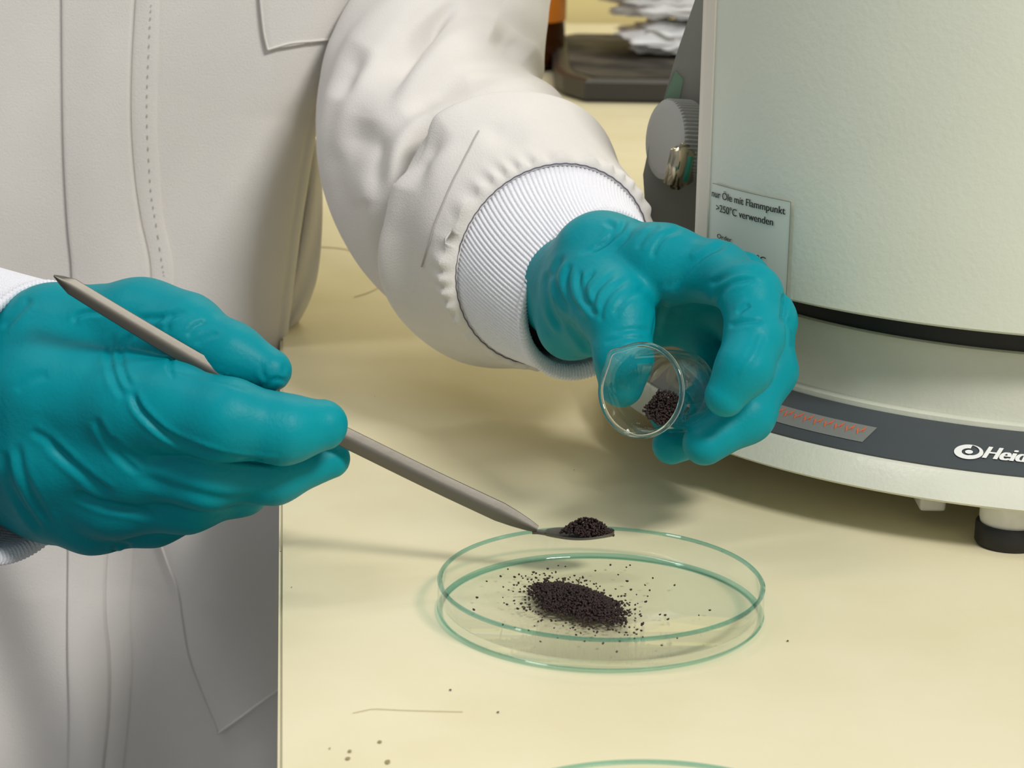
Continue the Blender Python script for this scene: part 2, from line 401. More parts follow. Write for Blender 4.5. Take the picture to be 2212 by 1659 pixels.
# light trim strip at the left edge of the wall
th_s0 = cyl_hit(1538, 300, BR)[0]
rings = []
for z in (0.0705, 0.2550):
    pl = [(BX+(BR-0.001)*math.cos(th_s0), BY+(BR-0.001)*math.sin(th_s0))]
    pl += [(BX+(BR+0.0007)*math.cos(t), BY+(BR+0.0007)*math.sin(t)) for t in np.linspace(th_s0, th_edge+0.012, 10)]
    e = (BX+BR*math.cos(th_edge), BY+BR*math.sin(th_edge))
    pl += [(e[0]-0.0002, e[1]-0.0004), (e[0]-0.0007, e[1]+0.0008), (e[0]-0.0004, e[1]+0.003), (e[0]+0.0045, e[1]+0.02), (e[0]+0.008, e[1]+0.02)]
    rings.append(np.array([(x, y, z) for x, y in pl]))
v, f = loft(rings, cap0=True, cap1=True); o = mesh_obj('trim_strip', v, f, MT['strip'], smooth=False); adopt(bath, o)
# warning sticker with its printed lines
tl = cyl_hit(1540, 382, BR+0.001); tr = cyl_hit(1708, 450, BR+0.001); br = cyl_hit(1693, 620, BR+0.001)
zt, zb = (tl[1]+tr[1])/2, br[1]-0.004
def wall_pt(th, z, off): return (BX+(BR+off)*math.cos(th), BY+(BR+off)*math.sin(th), z)
t0, t1 = th_s0-0.035 if False else tl[0], tr[0]
def wall_strip(name, a0, a1, z0, z1, off, m, n=24):
    rings = [np.array([wall_pt(a0+(a1-a0)*i/n, z, off) for i in range(n+1)]) for z in (z0, z1)]
    v, f = loft(rings, closed=False); o = mesh_obj(name, v, f, m, smooth=True); return o
stk = wall_strip('sticker', t0, t1, zb, zt, 0.0009, MT['sticker']); adopt(bath, stk)
eg = wall_strip('sticker_edge', t0, t1, zt-0.0001, zt+0.0001, 0.0011, MT['sticker_edge']); adopt(bath, eg)
eg = wall_strip('sticker_edge', t1-0.0008, t1+0.0008, zb, zt, 0.0011, MT['sticker_edge']); adopt(bath, eg)
def text_on_wall(body, pl, pr, cap_px, bold=0.0):
    v, f = text_mesh(body, 1.0, bold)
    A = cyl_hit(pl[0], pl[1], BR+0.0013); B = cyl_hit(pr[0], pr[1], BR+0.0013)
    zc = (A[1]+B[1])/2; x0, x1 = v[:, 0].min(), v[:, 0].max(); hz = cap_px*mpp(0.75)/0.70
    P = []; FF = []
    for q, dx in enumerate((-0.022, 0.0, 0.022)):
        P += [wall_pt(A[0]+(B[0]-A[0])*(x+dx-x0)/(x1-x0), zc+y*hz, 0.0013+q*2e-6) for x, y in v]; FF += [tuple(i+q*len(v) for i in t) for t in f]
    o = mesh_obj('lettering', P, FF, MT['ink'], smooth=False); adopt(bath, o)
text_on_wall('nur Öle mit Flammpunkt', (1538, 411), (1695, 477), 16)
text_on_wall('>250°C verwenden', (1547, 446), (1669, 497), 16)
text_on_wall('Order', (1549, 511), (1580, 526), 10)
text_on_wall('°C', (1634, 565), (1653, 573), 16)
# control housing on the left side of the bath
poly = [(1520, -60), (1501, 0), (1460, 120), (1433, 217), (1405, 301), (1389, 377), (1393, 440), (1420, 500), (1560, 700), (1580, -60)]
bm = bmesh.new(); A = []; B = []
for (x, y) in poly:
    p = V(x, y, 0.835); A.append(bm.verts.new(p)); B.append(bm.verts.new((p[0]+0.02, 0.90, p[2])))
bm.faces.new(A); bm.faces.new(B[::-1])
for i in range(len(poly)): bm.faces.new((A[i], B[i], B[(i+1) % len(poly)], A[(i+1) % len(poly)]))
bmesh.ops.recalc_face_normals(bm, faces=bm.faces)
hs = bm_obj('control_housing', bm, MT['panel']); adopt(bath, hs)
# ribbed knob
kc = V(1436, 302, 0.826); ax = np.array([-0.90, -0.42, 0.10]); ax /= np.linalg.norm(ax)
e1 = np.cross(ax, [0, 0, 1]); e1 /= np.linalg.norm(e1); e2 = np.cross(e1, ax)
def disc_rings(c, specs, n, ribs=0, depth=0.0):
    rings = []
    for (h_, r, rb) in specs:
        a = np.linspace(0, 2*math.pi, n, endpoint=False)
        rr = r - (depth*(0.5+0.5*np.cos(a*ribs)) if rb else 0)
        rr = np.broadcast_to(rr, a.shape)
        rings.append(c + ax*h_ + e1*(rr*np.cos(a))[:, None] + e2*(rr*np.sin(a))[:, None])
    return loft(rings, cap1=True, cap0=True)
R_k = 0.0152
v, f = disc_rings(kc, [(-0.010, R_k*0.96, 0), (-0.0095, R_k, 1), (-0.001, R_k, 1), (0.0, R_k*0.95, 0), (0.0004, R_k*0.80, 0)], 360, 60, 0.0009)
kn = mesh_obj('knob', v, f, MT['knob'], smooth=False); adopt(bath, kn)
# spring clip below the knob
def oriented_box(name, c, dx, dy, dz, m, bev):
    bm = bmesh.new(); r = bmesh.ops.create_cube(bm, size=1)
    for v in r['verts']: v.co = Vector(c+dx*v.co.x+dy*v.co.y+dz*v.co.z)
    bmesh.ops.bevel(bm, geom=list(bm.edges), offset=bev, segments=3, affect='EDGES')
    return bm_obj(name, bm, m, smooth=True)
cc = V(1473, 358, 0.815)
up = (V(1484, 310, 0.815)-V(1462, 408, 0.815)); sd = V(1502, 358, 0.815)-V(1450, 352, 0.809); dp = np.array([0.004, 0.012, 0.0])
cl = oriented_box('spring_clip', cc, sd, dp, up, MT['chrome'], 0.0022); adopt(bath, cl)
cc2 = V(1486, 365, 0.8045)
o = oriented_box('green_mark', cc2, sd*0.22, dp*0.04, up*0.55, MT['green'], 0.00003); adopt(bath, o)
gs = [V(1459, 152, 0.8342), V(1476, 172, 0.8342), V(1468, 212, 0.8342), V(1436, 216, 0.8342), V(1442, 195, 0.8342)]
bm = bmesh.new(); bm.faces.new([bm.verts.new(p) for p in gs]); adopt(bath, bm_obj('green_sticker', bm, MT['greensticker']))
tag(bath, 'large round pale grey heating bath with dark band on short feet', 'heating bath')

# ------------------------------------------------------------------ background things
zt_ = 0.016
ty0 = 1.690
tray = empty('weighing_tray', (0.14, 1.80, 0))
def tray_outline(z, inset=0.0):
    p = [T(1262, 222, 0)[:2], T(1640, 236, 0)[:2]]
    xl = T(1197, 195, 0)[0]; xf = p[0][0]; yf = p[0][1]; xr_ = 0.30; yb = 2.00
    i = inset
    return [(xf+i*.6, yf+i), (xr_-i, yf+i), (xr_-i, yb-i), (xl+0.02+i*.6, yb-i), (xl+i, yb-0.03-i*.6), (xl+i, yf+0.07+i*.3), (xl+0.006+i*.8, yf+0.035+i*.5)]
def prism(outs, m, name):
    bm = bmesh.new(); rows = []
    for (z, ol) in outs: rows.append([bm.verts.new((x, y, z)) for x, y in ol])
    for a_, b_ in zip(rows, rows[1:]):
        for i in range(len(a_)): bm.faces.new((a_[i], a_[(i+1) % len(a_)], b_[(i+1) % len(a_)], b_[i]))
    bm.faces.new(rows[0][::-1]); bm.faces.new(rows[-1])
    return bm_obj(name, bm, m)
o = prism([(0.0005, tray_outline(0, 0.003)), (0.003, tray_outline(0)), (0.015, tray_outline(0)), (0.0175, tray_outline(0, 0.004))], MT['tray'], 'body'); adopt(tray, o)
o = prism([(0.0170, tray_outline(0, 0.012)), (0.0182, tray_outline(0, 0.012))], MT['traytop'], 'top_plate'); adopt(tray, o)
tag(tray, 'flat black tray with mottled top behind the bath', 'tray')

bc = T(1195, 178, 0); br_ = 0.046
bX = V(1220, 100, 1.90)[0]-br_
bottle = empty('reagent_bottle', (bX, 1.90, 0))
adopt(bottle, lathe_obj('glass_body', [(0.0005, 0.002), (br_-0.012, 0.0003), (br_-0.004, 0.003), (br_, 0.010), (br_, 0.14), (br_-0.006, 0.155), (0.018, 0.175), (0.016, 0.20), (0.0005, 0.20)], (bX, 1.90, 0), MT['amber'], n=64))
adopt(bottle, lathe_obj('label', [(br_, 0.040), (br_+0.0006, 0.040), (br_+0.0006, 0.115), (br_, 0.115)], (bX, 1.90, 0), MT['amberlabel'], n=64))
adopt(bottle, lathe_obj('cap', [(0.0005, 0.20), (0.020, 0.20), (0.021, 0.202), (0.021, 0.222), (0.0005, 0.224)], (bX, 1.90, 0), MT['black'], n=48))
tag(bottle, 'amber glass bottle with orange label behind the sleeve', 'bottle')

BAGZ = [0.0184]
def bag(cpx, Y, sx, sy, sz, seed, label):
    c = V(cpx[0], cpx[1], Y); n, m_ = 72, 36
    v = []; f = []
    for i in range(m_+1):
        ph = -math.pi/2+math.pi*i/m_
        for j in range(n):
            th = 2*math.pi*j/n
            cx_, sx_ = math.cos(th), math.sin(th)
            q = np.array([np.sign(cx_)*abs(cx_)**0.6*math.cos(ph)**0.5, np.sign(sx_)*abs(sx_)**0.6*math.cos(ph)**0.5, math.sin(ph)])
            nz = noise.noise(Vector((q[0]*2.2+seed, q[1]*2.2, q[2]*2.2)))*0.35 + noise.ridged_multi_fractal(Vector((q[0]*2+seed*3, q[1]*3, q[2]*4)), 0.9, 2.1, 4, 1.0, 2.0)*0.10-0.1
            fr = 1+nz
            v.append((c[0]+sx*q[0]*fr*(1+0.12*noise.noise(Vector((seed, q[2]*6, sx_*5)))), c[1]+sy*q[1]*fr, c[2]+sz*q[2]*(1+nz*0.6)+0.004*noise.noise(Vector((q[0]*5, q[1]*5, seed)))))
    for i in range(m_):
        for j in range(n): f.append((i*n+j, i*n+(j+1) % n, (i+1)*n+(j+1) % n, (i+1)*n+j))
    v = np.array(v); v[:, 2] += BAGZ[0]-v[:, 2].min(); BAGZ[0] = v[:, 2].max()-0.0005
    o = mesh_obj('plastic_bag', v, f, MT['bag'])
    return tag(o, label, 'bag', 'crumpled bags stacked on the black tray')
bag((1525, 116), 1.86, 0.062, 0.05, 0.0105, 1.3, 'crumpled white plastic bag lying directly on the black tray')
bag((1508, 50), 1.87, 0.066, 0.05, 0.0085, 4.1, 'crumpled white plastic bag in the middle of the bag pile')
bag((1500, -18), 1.87, 0.080, 0.05, 0.0120, 8.7, 'crumpled white plastic bag topmost of the bag pile')

# ------------------------------------------------------------------ petri dishes
DC = (T(1299, 1262, 0.01)[0], 0.6310)
def dish(name, cx, cy, r, h_, label):
    root = empty(name, (cx, cy, 0)); c = (cx, cy, 0.0002)
    adopt(root, lathe_obj('glass_wall', [(0.0003, 0.0), (r-0.0025, 0.0), (r-0.0006, 0.0008), (r, 0.0026), (r, h_-0.0006), (r-0.0013, h_-0.0006), (r-0.0013, 0.0034), (r-0.0040, 0.0018), (0.0003, 0.0018)], c, MT['glass'], n=160))
    adopt(root, lathe_obj('rim', [(r-0.0013, h_-0.0006), (r, h_-0.0006), (r+0.0001, h_-0.0001), (r-0.0003, h_+0.0003), (r-0.0010, h_+0.0003), (r-0.0014, h_-0.0001)], c, MT['glass_rim'], n=160))
    adopt(root, lathe_obj('foot_edge', [(r-0.0016, 0.0001), (r-0.0006, 0.0003), (r+0.00012, 0.0011), (r-0.0004, 0.0015), (r-0.0012, 0.0009)], c, MT['glass_foot'], n=160))
    return tag(root, label, 'petri dish')
dish('petri_dish', DC[0], DC[1], 0.0482, 0.0100, 'shallow glass petri dish holding a pile of dark seeds')
d2 = T(1400, 1643, 0.0100)
dish('petri_dish', d2[0], d2[1]-0.0482, 0.0482, 0.0100, 'empty glass petri dish at the bottom edge of the picture')

# ------------------------------------------------------------------ seeds
def seed_template():
    bm = bmesh.new(); bmesh.ops.create_icosphere(bm, subdivisions=1, radius=1)
    v = np.array([p.co for p in bm.verts]); f = np.array([[q.index for q in p.verts] for p in bm.faces]); bm.free()
    v = v*np.array([0.00062, 0.00036, 0.00034]); v[:, 2] += 0.00010*(v[:, 0]/0.00062)**2
    return v, f
SV, SF = seed_template()
def rot_rand(n, flat):
    out = []
    for _ in range(n):
        y = random.uniform(0, 2*math.pi); p = random.gauss(0, 0.25 if flat else 0.8); r = random.uniform(0, 6.28)
        out.append(np.array(Matrix.Rotation(y, 3, 'Z') @ Matrix.Rotation(p, 3, 'Y') @ Matrix.Rotation(r, 3, 'X')))
    return out
def seed_heap(name, P, label, scale=1.0):
    vs_, fs = [], []
    for i, (p, Rm) in enumerate(zip(P, rot_rand(len(P), False))):
        vs_.append((SV*scale*random.uniform(0.85, 1.15))@Rm.T+p); fs.append(SF+i*len(SV))
    o = mesh_obj(name, np.concatenate(vs_), np.concatenate(fs), MT['seed'])
    return tag(o, label, 'seeds', kind='stuff')
zf = 0.0021
pc = T(1247, 1306, zf)
axs = (T(1352, 1325, zf)-T(1140, 1285, zf))/2; ays = (T(1230, 1262, zf)-T(1262, 1352, zf))/2
P = []
for _ in range(3200):
    r = random.random()**0.55; a = random.uniform(0, 2*math.pi)
    h_ = 0.0040*(1-r*r)**0.8; r *= 1+0.16*noise.noise(Vector((math.cos(a)*2.2, math.sin(a)*2.2, 5)))+0.10*random.gauss(0, 1)*(r > 0.85)
    p = pc+axs*r*math.cos(a)*0.92+ays*r*math.sin(a)*0.80; P.append((p[0], p[1], zf+0.0003+h_*random.random()**0.4))
seed_heap('seed_heap', np.array(P), 'heap of dark brown seeds in the middle of the dish')
sm_ = bpy.data.meshes.new('seed'); sm_.from_pydata([tuple(v) for v in SV], [], [tuple(int(i) for i in q) for q in SF]); sm_.materials.append(MT['seed'])
sm_.polygons.foreach_set('use_smooth', [True]*len(sm_.polygons))
cnt = 0
while cnt < 290:
    if cnt < 235:
        r = 0.92+abs(random.gauss(0, 0.36)); a = random.uniform(0, 2*math.pi)
        p = pc+axs*r*math.cos(a)*1.04+ays*r*math.sin(a)*1.0
    else:
        a = random.uniform(0, 6.28); r = 0.043*math.sqrt(random.random()); p = np.array([DC[0]-0.004+r*math.cos(a)*0.85, DC[1]+r*math.sin(a)*0.9, 0])
    if math.hypot(p[0]-DC[0], p[1]-DC[1]) > 0.0435: continue
    o = bpy.data.objects.new('seed', sm_); col.objects.link(o); cnt += 1
    o.location = (p[0], p[1], zf+0.00036); o.rotation_euler = (random.gauss(0, .15), random.gauss(0, .15), random.uniform(0, 6.28))
    s = random.uniform(0.6, 1.1); o.scale = (s*random.uniform(.8, 1.0), s, s)
    tag(o, 'single loose dark seed scattered on the dish floor around the heap', 'seed', 'loose seeds in the dish')

# ------------------------------------------------------------------ spatula
SY0, SY1 = 0.6480, 0.6600
A0 = V(116, 595, SY0); A1 = V(1160, 1143, SY1); nsp = 40
dirn = (A1-A0)/np.linalg.norm(A1-A0); sidev = np.cross(dirn, Fv); sidev /= np.linalg.norm(sidev)
if sidev[2] < 0: sidev = -sidev
upv = np.cross(sidev, dirn); upv = -upv if upv@Fv > 0 else upv     # towards the viewer
SPp = interp([A0, V(288, 700, SY0+0.002), V(460, 801, SY0+0.004), V(605, 877, SY0+0.006), V(752, 948, SY0+0.0075), V(950, 1045, SY0+0.010), A1], nsp+1)
rings = []
for i in range(nsp+1):
    u = i/nsp; c = SPp[i]
    wd = 0.0031*(0.78+0.22*min(1, u*2)); th = 0.0011
    if u < 0.05: wd *= 0.12+0.88*(u/0.05)
    if u > 0.93: k = (u-0.93)/0.07; wd *= 1-0.62*k; th *= 1-0.3*k
    prof = [(-1, -0.2), (-0.92, 0.25), (-0.35, 0.85), (0.0, 0.95), (0.35, 0.75), (0.95, 0.2), (1, -0.2), (0.6, -0.6), (0, -0.75), (-0.6, -0.6)]
    rings.append(np.array([c+sidev*a*wd+upv*b*th for a, b in prof]))
v, f = loft(rings, cap0=True, cap1=True)
spat = empty('spatula', tuple(V(1245, 1155, SY1)))
o = mesh_obj('handle', v, f, MT['steel']); sharp(o, 40); adopt(spat, o)
# scoop: a shallow boat with a short neck
sa = V(1150, 1140, SY1); sb = V(1327, 1147, SY1); L = np.linalg.norm(sb-sa); ex = (sb-sa)/L; ex[2] = ex[2]
ey = np.array([-ex[1], ex[0], 0.0]); ey /= np.linalg.norm(ey); ez = np.cross(ex, ey)
rings_o, rings_i = [], []
N = 32
for i in range(N+1):
    u = i/N
    hw = 0.0012+0.0036*max(0, math.sin(math.pi*min(1, max(0, (u-0.16)/0.84))))**0.55 if u < 0.995 else 0.0004
    if u < 0.16: hw = 0.0014-0.0002*u/0.16
    dpt = -0.0014*math.sin(math.pi*u)
    base = sa+ex*u*L
    row_o, row_i = [], []
    for j in range(13):
        s = -1+2*j/12
        zz = 0.0013*s*s*min(1, u/0.3)
        row_i.append(base+ey*hw*s+ez*(dpt+zz-0.0010)); row_o.append(base+ey*hw*s*1.02+ez*(dpt+zz-0.0016))
    rings_i.append(np.array(row_i+row_o[::-1]))
v, f = loft(rings_i, cap0=True, cap1=True); o = mesh_obj('scoop', v, f, MT['steel']); sharp(o, 45); adopt(spat, o)
tag(spat, 'long steel laboratory spatula held in the near glove', 'spatula')
P = []
for _ in range(1000):
    u = random.uniform(-1, 1); s = random.uniform(-1, 1)
    prof = (1-u*u)
    if s*s > prof: continue
    h_ = 0.0056*max(0, (1-abs(u)**1.8))*(1-s*s*0.8)
    c = V(1268, 1146, SY1)
    p = c+ex*u*0.0083+ey*s*0.0036*math.sqrt(prof)+ez*(-0.0012+h_*random.random()**0.5)
    P.append(p)
seed_heap('seed_heap', np.array(P), 'small mound of dark seeds on the spatula scoop')

# ------------------------------------------------------------------ beaker
bkY = 0.662
RIMC = V(1383, 843, bkY)
vd = RIMC-CAM; vd /= np.linalg.norm(vd)
bax = vd*math.cos(math.radians(29)) + (Rv*0.995-Uv*0.02)*math.sin(math.radians(29)); bax /= np.linalg.norm(bax)   # from rim to base
b1 = np.cross(bax, Uv); b1 /= np.linalg.norm(b1); b2 = np.cross(b1, bax)
BL, BRAD = 0.0300, 0.0128
ang_spout = None
def bk_ring(t, r, spout=0.0, n=128):
    a = np.linspace(0, 2*math.pi, n, endpoint=False)
    da = np.angle(np.exp(1j*(a-SP)))
    rr = r*(1+spout*np.exp(-(da/0.17)**2)-spout*0.16*np.exp(-((abs(da)-0.5)/0.2)**2))
    c = RIMC+bax*t-bax*(spout*0.004*np.exp(-(da/0.2)**2))[:, None]
    return c + b1*(rr*np.cos(a))[:, None] + b2*(rr*np.sin(a))[:, None]
sv = -Rv*0.72+Uv*0.70; SP = math.atan2(sv@b2, sv@b1)
beaker = empty('beaker', tuple(RIMC+bax*BL))
def bk_mesh(name, specs, m):
    v, f = loft([bk_ring(*s) for s in specs]); o = mesh_obj(name, v, f, m); 
    bm = bmesh.new(); bm.from_mesh(o.data); bmesh.ops.recalc_face_normals(bm, faces=bm.faces); bm.to_mesh(o.data); bm.free()
    adopt(beaker, o); return o
RR = 0.01455
bk_mesh('glass_wall', [(0.0007, RR-0.0004, 0.09), (0.0022, BRAD+0.0009, 0.05), (0.0045, BRAD+0.0001, 0.02), (0.008, BRAD, 0), (BL-0.004, BRAD, 0), (BL-0.0012, BRAD-0.0012, 0), (BL, BRAD-0.0035, 0), (BL, 0.0003, 0), (BL-0.0016, 0.0003, 0), (BL-0.0016, BRAD-0.0038, 0), (BL-0.003, BRAD-0.0019, 0), (BL-0.005, BRAD-0.0012, 0), (0.008, BRAD-0.0012, 0), (0.0045, BRAD-0.0010, 0.02), (0.0024, BRAD-0.0003, 0.05), (0.0010, RR-0.0013, 0.09)], MT['bglass'])
rimr = []
for i in range(11):
    q = 2*math.pi*i/10; rimr.append((0.0004+0.0008*math.cos(q), RR-0.0006+0.0008*math.sin(q), 0.09))
bk_mesh('rim', rimr, MT['bglass_rim'])
tag(beaker, 'small clear glass beaker with spout held in the far glove', 'beaker')
# seeds resting in the lower corner of the beaker
gdown = np.array([0, 0, -1.0]); gd = gdown-bax*(gdown@bax); gd /= np.linalg.norm(gd)
gs_ = np.cross(bax, gd)
if gs_@Rv > 0: gs_ = -gs_                                 # towards the left of the picture
hd = gd*math.cos(0.45)+gs_*math.sin(0.45); hs_ = np.cross(bax, hd); P = []
while len(P) < 1500:
    x = random.uniform(-1, 1)*0.0112; y = random.uniform(-1, 1)*0.0112; t = BL-0.0022-random.random()*0.0105
    if math.hypot(x, y) > 0.0109: continue
    if y < 0.0026+0.85*(BL-0.0022-t)-0.0012*math.cos(x*300): continue
    if abs(x) > 0.0075-0.3*(BL-t): continue
    P.append(RIMC+bax*t+hd*y+hs_*x)
seed_heap('seed_heap', np.array(P), 'small heap of dark seeds inside the glass beaker')

# ------------------------------------------------------------------ gloved hands (one continuous surface each)
def surface_nets(val, org, h):
    ins = val < 0
    nx, ny, nz = val.shape
    c = np.zeros((nx-1, ny-1, nz-1), np.int8)
    for dx in (0, 1):
        for dy in (0, 1):
            for dz in (0, 1): c += ins[dx:nx-1+dx, dy:ny-1+dy, dz:nz-1+dz]
    act = (c > 0) & (c < 8)
    I, J, K = np.nonzero(act); idx = -np.ones(act.shape, np.int64); idx[I, J, K] = np.arange(len(I))
    pos = np.zeros((len(I), 3)); cnt = np.zeros(len(I))
    cor = [(a, b, d) for a in (0, 1) for b in (0, 1) for d in (0, 1)]
    for p in cor:
        for ax_ in range(3):
            if p[ax_]: continue
            q = list(p); q[ax_] = 1
            a = val[I+p[0], J+p[1], K+p[2]]; b = val[I+q[0], J+q[1], K+q[2]]
            m = (a < 0) != (b < 0); t = np.where(m, a/(a-b+1e-20), 0)
            pt = np.array(p, float)[None].repeat(len(I), 0); pt[:, ax_] = t
            pos[m] += pt[m]; cnt[m] += 1
    pos = (pos/cnt[:, None]+np.stack([I, J, K], 1))*h+org
    F = []
    s = ins
    m = s[:-1, 1:-1, 1:-1] != s[1:, 1:-1, 1:-1]; i, j, k = np.nonzero(m); j += 1; k += 1
    q = np.stack([idx[i, j-1, k-1], idx[i, j, k-1], idx[i, j, k], idx[i, j-1, k]], 1); fl = ~s[i, j, k]; q[fl] = q[fl][:, ::-1]; F.append(q)
    m = s[1:-1, :-1, 1:-1] != s[1:-1, 1:, 1:-1]; i, j, k = np.nonzero(m); i += 1; k += 1
    q = np.stack([idx[i-1, j, k-1], idx[i-1, j, k], idx[i, j, k], idx[i, j, k-1]], 1); fl = ~s[i, j, k]; q[fl] = q[fl][:, ::-1]; F.append(q)
    m = s[1:-1, 1:-1, :-1] != s[1:-1, 1:-1, 1:]; i, j, k = np.nonzero(m); i += 1; j += 1
    q = np.stack([idx[i-1, j-1, k], idx[i, j-1, k], idx[i, j, k], idx[i-1, j, k]], 1); fl = ~s[i, j, k]; q[fl] = q[fl][:, ::-1]; F.append(q)
    return pos, np.concatenate(F)
def smin(a, b, k):
    h_ = np.clip(0.5+0.5*(b-a)/k, 0, 1); return b+(a-b)*h_-k*h_*(1-h_)
def chain_sdf(G, pts, k):
    """pts: (px, py, Y, radius px) joints of one digit or of a ridge of the palm"""
    d = None
    Q = [(V(x, y, Y).astype(np.float32), r*mpp(Y)) for x, y, Y, r in pts]
    for (a, ra), (b, rb) in zip(Q, Q[1:]):
        ab = b-a; L2 = float(ab@ab)
        p0, p1, p2 = G[0]-a[0], G[1]-a[1], G[2]-a[2]
        t = np.clip((p0*ab[0]+p1*ab[1]+p2*ab[2])/L2, 0, 1)
        e = np.sqrt((p0-t*ab[0])**2+(p1-t*ab[1])**2+(p2-t*ab[2])**2)-(ra+(rb-ra)*t)
        d = e if d is None else smin(d, e, k)
    return d
def build_hand(name, palm, digits, k_palm, k_dig, k_join, strokes, h=0.0008, cut=None, wr=0.00022, seed=0):
    allp = np.array([V(x, y, Y) for ch in palm+digits for x, y, Y, r in ch]); rad = np.array([r*mpp(Y) for ch in palm+digits for x, y, Y, r in ch])
    lo = (allp-rad[:, None]).min(0)-0.004; hi = (allp+rad[:, None]).max(0)+0.004
    n = np.ceil((hi-lo)/h).astype(int)+1
    G = np.meshgrid(*[(lo[i]+h*np.arange(n[i])).astype(np.float32) for i in range(3)], indexing='ij', sparse=True)
    d = None
    for ch in palm:
        e = chain_sdf(G, ch, 0.005); d = e if d is None else smin(d, e, k_palm)
    g = None
    for ch in digits:
        e = chain_sdf(G, ch, 0.004); g = e if g is None else smin(g, e, k_dig)
    d = smin(d, g, k_join)
    if cut is not None:                                # open end of the glove, deep inside the cuff
        c, nn = cut; d = np.maximum(d, -((G[0]-c[0])*nn[0]+(G[1]-c[1])*nn[1]+(G[2]-c[2])*nn[2]))
    v, f = surface_nets(np.broadcast_to(d, tuple(n)).astype(np.float32), lo, h)
    nr = vnormals(v, f)
    # thin rubber drapes in fine directional ripples
    am = np.array([noise.noise(Vector(p*55.0+np.array([seed, 0, 0])))*0.6+noise.noise(Vector(p*170.0))*0.22 for p in v])
    v = v+nr*(am*wr*3)[:, None]
    v = strokes_disp(v, vnormals(v, f), strokes)
    return mesh_obj(name, v, f, MT['glove'])

dB = -0.010
def yb(*ch): return [(x, y, Y+dB, r) for x, y, Y, r in ch]
palmB = [yb((1215, 612, .772, 82), (1300, 562, .748, 100), (1430, 572, .732, 84), (1560, 592, .720, 62)),
         yb((1215, 622, .775, 82), (1400, 600, .752, 85), (1600, 610, .742, 60)),
         yb((1230, 640, .778, 75), (1420, 650, .762, 66), (1550, 660, .752, 55)),
         yb((1225, 650, .775, 78), (1400, 690, .765, 55), (1500, 700, .760, 48)),
         yb((1195, 610, .768, 78), (1270, 640, .742, 88), (1320, 665, .722, 78)),
         yb((1205, 640, .772, 72), (1238, 700, .750, 72), (1285, 712, .735, 60))]
digitsB = [yb((1290, 620, .735, 90), (1340, 690, .715, 70), (1347, 775, .706, 62), (1342, 830, .706, 50)),      # thumb
           yb((1550, 588, .720, 62), (1622, 638, .700, 64), (1630, 730, .688, 62), (1608, 795, .680, 60), (1567, 855, .678, 47)),  # index
           yb((1600, 605, .742, 58), (1660, 690, .728, 58), (1657, 800, .712, 62), (1612, 895, .698, 60), (1522, 958, .690, 49)),  # middle
           yb((1570, 650, .750, 55), (1640, 770, .740, 54), (1600, 905, .724, 52), (1450, 962, .706, 42)),      # ring
           yb((1500, 700, .760, 48), (1565, 790, .750, 46), (1520, 870, .738, 42), (1440, 900, .728, 36))]      # little
def c3(*p): return [(1100+x/2.765, 430+y/2.765) for x, y in p]
strokesB = [
    (c3((1310, 262), (1180, 320), (1060, 420), (960, 560)), 7, 0.9),
    (c3((1560, 440), (1400, 420), (1270, 470), (1190, 520)), 7, 0.8),
    (c3((1250, 640), (1250, 570), (1330, 500), (1480, 470)), 6, 0.7),
    (c3((1310, 760), (1400, 735), (1520, 730)), 5, 0.6),
    (c3((1360, 680), (1400, 650), (1440, 630)), 5, 0.7),
    (c3((1640, 560), (1640, 660), (1625, 740)), 6, 0.8),
    (c3((430, 420), (415, 520), (450, 620), (520, 700)), 5, 0.9),
    (c3((520, 420), (450, 500), (455, 580), (500, 660)), 5, 0.8),
    (c3((640, 430), (530, 530), (500, 620), (520, 720)), 5, 0.6),
    (c3((720, 470), (600, 560), (550, 660), (550, 740)), 5, 0.5),
    (c3((330, 330), (270, 430), (290, 560), (380, 690)), 6, 0.8),
    (c3((370, 380), (340, 470), (360, 590), (450, 710)), 5, 0.7),
    (c3((250, 420), (220, 520), (250, 680), (330, 800)), 6, 0.7),
    (c3((560, 130), (620, 170), (580, 250), (470, 330)), 6, 0.5),
    (c3((830, 130), (740, 170), (690, 240), (600, 330)), 6, 0.5),
    (c3((1040, 180), (940, 210), (880, 280), (850, 360)), 6, 0.5),
    (c3((900, 150), (820, 210), (760, 300)), 5, 0.4),
    (c3((930, 600), (890, 720), (870, 830)), 7, 0.7),
    (c3((620, 800), (740, 780), (850, 790)), 5, 0.4),
    (c3((560, 860), (700, 830), (840, 840)), 5, 0.35),
    (c3((1510, 800), (1460, 930), (1360, 1060)), 4, -0.25),
    (c3((1660, 700), (1700, 800), (1690, 900)), 6, 0.5),
]
wB = V(1165, 600, .785)
strokesB += [(c3((700, 120), (660, 190), (560, 270), (400, 330)), 6, 0.6), (c3((330, 720), (420, 830), (480, 930)), 7, 0.7), (c3((830, 520), (690, 600), (620, 700)), 7, 0.5), (c3((1100, 330), (1000, 430), (930, 540)), 7, 0.5)]
gB = build_hand('glove', palmB, digitsB, 0.006, 0.0010, 0.0045, [(p_, max(w_, 5.5)*1.05, d_*1.15) for p_, w_, d_ in strokesB], h=0.0007, wr=0.00018, seed=3)
gB['label'] = 'teal glove on the hand holding the beaker'

